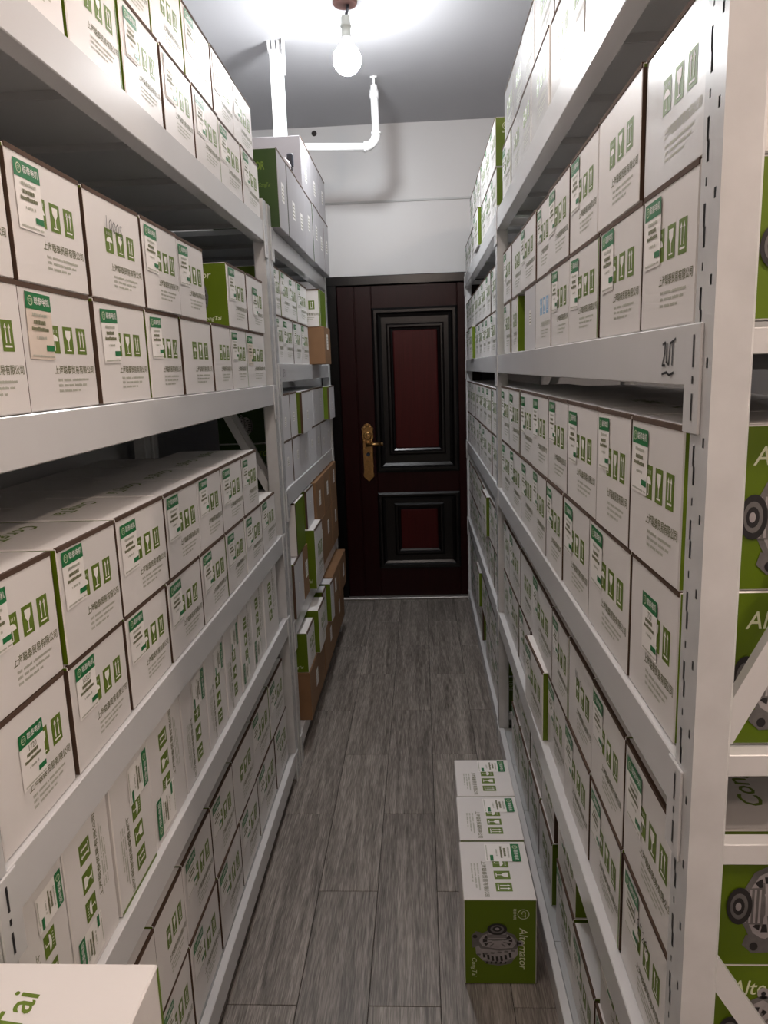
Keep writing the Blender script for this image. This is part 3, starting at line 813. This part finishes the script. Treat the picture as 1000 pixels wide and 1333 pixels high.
row(-1, A, 1, 'standing row', [.755, .885, 1.036, 1.207, 1.392, 1.57, 1.737, 1.89, 2.042, 2.211, 2.42], .637, .233, spin=math.pi / 2, x=XL - .010)
row(-1, A, 0, 'lower row', [.76, .96, 1.165, 1.35, 1.566, 1.794, 2.02, 2.275, 2.50], .111, .20, x=XL - .022)
row(-1, A, 0, 'upper row', [.76, .97, 1.18, 1.353, 1.56, 1.767, 1.994, 2.238, 2.48], .312, .19, x=XL - .022)
# ---- handle-side rack, bay by the door
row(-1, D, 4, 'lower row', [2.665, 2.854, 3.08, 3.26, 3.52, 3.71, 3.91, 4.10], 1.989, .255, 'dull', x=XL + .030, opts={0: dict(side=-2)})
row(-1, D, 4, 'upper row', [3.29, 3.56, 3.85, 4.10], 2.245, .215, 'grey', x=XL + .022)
row(-1, D, 3, 'lower row', [2.67, 2.802, 3.023, 3.224, 3.451], 1.532, .170)
row(-1, D, 3, 'upper row', [2.67, 2.797, 2.978, 3.167, 3.446], 1.703, .166)
row(-1, D, 3, 'proud', [3.47, 3.70], 1.532, .168, 'kraft', x=-.432, opts={0: dict(ang=0)}, jit=0)
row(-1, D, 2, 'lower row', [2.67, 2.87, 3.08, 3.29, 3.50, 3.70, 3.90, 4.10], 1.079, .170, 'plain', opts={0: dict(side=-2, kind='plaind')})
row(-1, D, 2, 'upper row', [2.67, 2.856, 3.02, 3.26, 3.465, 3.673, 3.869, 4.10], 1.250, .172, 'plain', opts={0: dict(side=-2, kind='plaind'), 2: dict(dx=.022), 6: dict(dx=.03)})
grp = 'cartons on the handle-side rack'
def one(kind, w_, h_, d_, m, label, **k):
    _seed[0] += 1
    return carton(kind, w_, h_, d_, m, label, k.pop('group', grp), seed=_seed[0], **k)
R90 = math.pi / 2
one('std', .20, .165, .21, mtx(-.545, 3.47, 1.7005, 0), 'white carton turned sideways on the brown carton of the second shelf beside the door', stick=False)
one('plain', .24, .215, .235, mtx(XL + .006, 2.785, .581, R90 + .03), 'grey-ended carton standing low beside the middle post, fourth shelf of the brown-carton rack')
one('kraft', .115, .21, .235, mtx(XL + .004, 2.972, .581, R90), 'narrow brown carton squeezed between grey and green cartons on the fourth shelf')
one('std', .23, .26, .225, mtx(XL + .034, 3.170, .581, R90), 'white green-sided carton standing proud beside brown cartons on the fourth shelf', stick=False, side=-1)
one('blank', .22, .21, .21, mtx(-.600, 2.775, .797, 0), 'white-ended carton turned sideways atop the low grey carton beside middle post')
one('plain', .19, .165, .235, mtx(XL + .006, 3.165, .842, R90), 'grey-ended green carton lying on top of the proud white carton, fourth shelf')
row(-1, D, 1, 'lower row', [3.29, 3.56, 3.83, 4.10], .581, .23, 'kraft', x=XL + .012, d_=.30)
row(-1, D, 1, 'upper row', [3.29, 3.56, 3.83, 4.10], .812, .195, 'kraft', x=XL + .012, d_=.30)
row(-1, D, 0, 'lower row', [2.76, 3.20, 3.64, 4.08], .121, .200, 'kraft', x=XL + .030, d_=.32, opts={0: dict(ang=0)})
one('std', .19, .165, .235, mtx(XL + .026, 2.865, .322, R90), 'green-sided white carton atop the brown carton nearest the middle post, bottom shelf', side=-1, stick=False)
one('std', .19, .188, .235, mtx(XL + .045, 3.075, .322, R90), 'taller white green-sided carton behind another on the brown bottom-shelf cartons', side=-1, stick=False)
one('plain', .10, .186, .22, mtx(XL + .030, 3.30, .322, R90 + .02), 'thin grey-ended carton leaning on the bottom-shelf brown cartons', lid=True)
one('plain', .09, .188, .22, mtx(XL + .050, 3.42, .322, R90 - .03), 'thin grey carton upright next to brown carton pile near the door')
row(-1, D, 0, 'upper row', [3.50, 3.79, 4.08], .322, .185, 'kraft', x=XL + .045, d_=.30)

# ---- hinge-side rack, bay away from the door
F = dict(kind='film', stick=False)
row(1, A, 4, 'lower row', [.815, 1.03, 1.25, 1.40, 1.53, 1.745, 2.008, 2.22, 2.43, 2.66], 2.036, .166, opts={i: F for i in range(0, 8)})
row(1, A, 4, 'upper row', [.815, 1.03, 1.25, 1.47, 1.735, 2.011, 2.22, 2.43, 2.66], 2.203, .166, opts={i: F for i in range(0, 8)}, x=XR + .012)
row(1, A, 3, 'lower row', [.822, 1.022, 1.254, 1.507, 1.712, 1.935, 2.14, 2.282, 2.45, 2.63], 1.537, .164,
    opts={0: dict(side=1, stick=True), 1: dict(stick=True), 4: dict(stick=False, pr=PR_BLUE), 5: dict(kind='plain'), 7: dict(gap=.03)}, gaps=(6,))
row(1, A, 3, 'upper row', [.822, 1.035, 1.277, 1.51, 1.741, 1.922, 2.212, 2.42, 2.633], 1.702, .166, opts={0: dict(kind='film', stick=False), 1: dict(stick=False)})
row(1, A, 2, 'lower row', [.835, 1.04, 1.298, 1.537, 1.745, 1.959, 2.193, 2.467, 2.735], 1.045, .190, opts={0: dict(side=1, lab=2, stick=True), 1: dict(stick=True), 2: dict(stick=True)})
row(1, A, 2, 'upper row', [.835, 1.046, 1.246, 1.505, 1.73, 1.976, 2.229, 2.48, 2.727], 1.236, .190, opts={0: dict(side=1, stick=True), **{i: dict(stick=True, top=(i < 3)) for i in (1, 2, 3, 4)}})
row(1, A, 2, 'back upper row', [.835, 1.046, 1.246, 1.505, 1.73, 1.976, 2.229, 2.48, 2.727], 1.236, .180, x=XR + .262, d_=.215)
row(1, A, 2, 'back lower row', [.835, 1.046, 1.246, 1.505, 1.73, 1.976, 2.229, 2.48, 2.727], 1.045, .190, x=XR + .262, d_=.215)
row(1, A, 1, 'lower row', [.84, 1.073, 1.304, 1.547, 1.776, 2.05, 2.09, 2.34, 2.60, 2.775], .549, .186, x=XR + .018, gaps=(5,), opts={0: dict(side=1, hand='16520', stick=True), 4: dict(dx=.016, ang=.02, side=1), 1: dict(stick=True), 2: dict(stick=True)})
row(1, A, 1, 'upper row', [.84, 1.08, 1.301, 1.52, 1.72, 2.06, 2.30, 2.598, 2.775], .736, .192, x=XR + .018, opts={0: dict(side=1, stick=True, top=True), 1: dict(stick=True), 2: dict(stick=False, hand='NL-0')})
row(1, A, 0, 'lower row', [.84, 1.06, 1.29, 1.51, 1.735, 1.785, 2.0, 2.22, 2.45, 2.66], .061, .186, x=XR + .034, gaps=(4,), opts={0: dict(side=1), 3: dict(side=1)})
row(1, A, 0, 'upper row', [.84, 1.06, 1.29, 1.51, 1.735, 1.785, 2.0, 2.22, 2.45, 2.66], .248, .17, x=XR + .040, gaps=(2, 4), opts={0: dict(side=1), 3: dict(side=1)})
# ---- hinge-side rack, bay by the door
def even(a, b, n, s):
    rr = random.Random(s); st = (b - a) / n
    return [a] + [a + st * i + rr.uniform(-.015, .015) for i in range(1, n)] + [b]
for lv, rows_ in ((4, ((2.036, .166), (2.203, .166))), (3, ((1.537, .166), (1.704, .166))), (2, ((1.045, .182), (1.228, .182))), (1, ((.549, .180), (.730, .185))), (0, ((.061, .186), (.248, .185)))):
    for ri, (z, h_) in enumerate(rows_):
        g = (6, 7) if (lv, ri) == (4, 1) else ((3,) if (lv, ri) == (0, 0) else ())
        op = {0: dict(side=1)}
        for i in range(1, 7):
            if (lv * 3 + ri * 5 + i * 7) % 11 == 0: op[i] = dict(side=1, dx=.016)
        row(1, D, lv, 'lower row' if ri == 0 else 'upper row', even(2.885 if lv > 1 else 2.875, 4.70, 8, lv * 2 + ri), z, h_, x=XR + (.006 if lv > 1 else .014), opts=op, gaps=g)

# ---- three cartons lying on the floor, printed ends up, along the hinge-side rack
fg = 'cartons lying on the floor'
for (ya, yb), (xa, xb), zt, txt in (((1.590, 1.814), (.075, .250), .237, 'white-topped carton on the floor showing its green alternator picture panel'),
                           ((1.828, 2.036), (.078, .253), .232, 'white-topped carton in the middle of the row lying on the floor'),
                           ((2.046, 2.256), (.082, .255), .228, 'white-topped carton at the door end of the row lying on the floor')):
    w_, h_ = yb - ya, xb - xa
    m = Matrix(((0, 0, 1, xa), (-1, 0, 0, (ya + yb) / 2), (0, -1, 0, zt), (0, 0, 0, 1)))
    one('std', w_, h_, zt - .0005, m, txt, group=fg, side=1, stick=True, variant=0, lid=False)

# ---- stack of cartons on the floor at the end of the handle-side rack
sg = 'cartons stacked on the floor at the rack end'
names = ['bottom', 'second', 'third', 'fourth']
for k in range(5):
    lb = 'white carton with green lettering on its top, topmost of the floor stack' if k == 4 else 'white carton, %s from the floor in the stack at the rack end' % names[k]
    one('std', .215, .1795, .235, mtx(-.288, .5525, k * .18, R90 + (0.0 if k == 4 else .02 * (k - 2))), lb, group=sg, top=2 if k == 4 else False, lid=(k != 4))

# ---- loose alternator resting on the grey cartons
def alternator():
    r = empty('alternator', (XL - .045, 3.18, 2.2455), 'small bare metal alternator lying on the grey cartons of the top shelf', 'alternator')
    am = mat('cast_alloy', (0.55, 0.53, 0.56), 0.35, metal=0.7, var=0.2, scale=40)
    R = .052
    bm = bmesh.new()
    tube_bm(bm, (0, -.045, R), (0, .0, R), R * .86, R, 24); tube_bm(bm, (0, .0, R), (0, .04, R), R, R * .82, 24)
    link('housing', mesh_from(bm, 'housing', [am]), r)
    bm = bmesh.new(); tube_bm(bm, (0, -.075, R), (0, -.045, R), .026, .026, 20); tube_bm(bm, (0, -.068, R), (0, -.062, R), .030, .030, 20); link('pulley', mesh_from(bm, 'pulley', ['cord']), r)
    for i in range(8):
        a = 2 * math.pi * i / 8
        bm = bmesh.new(); bbox(bm, -.005, .005, -.03, -.008, -.003, .003)
        o = link('vent', mesh_from(bm, 'vent', ['black']), r, (R * .93 * math.cos(a), 0, R + R * .93 * math.sin(a)), (0, -a + math.pi / 2, 0))
    bm = bmesh.new(); bbox(bm, .03, .055, -.02, .0, R + .01, R + .06); link('mounting_ear', mesh_from(bm, 'mounting_ear', ['cord'], .004), r)
alternator()
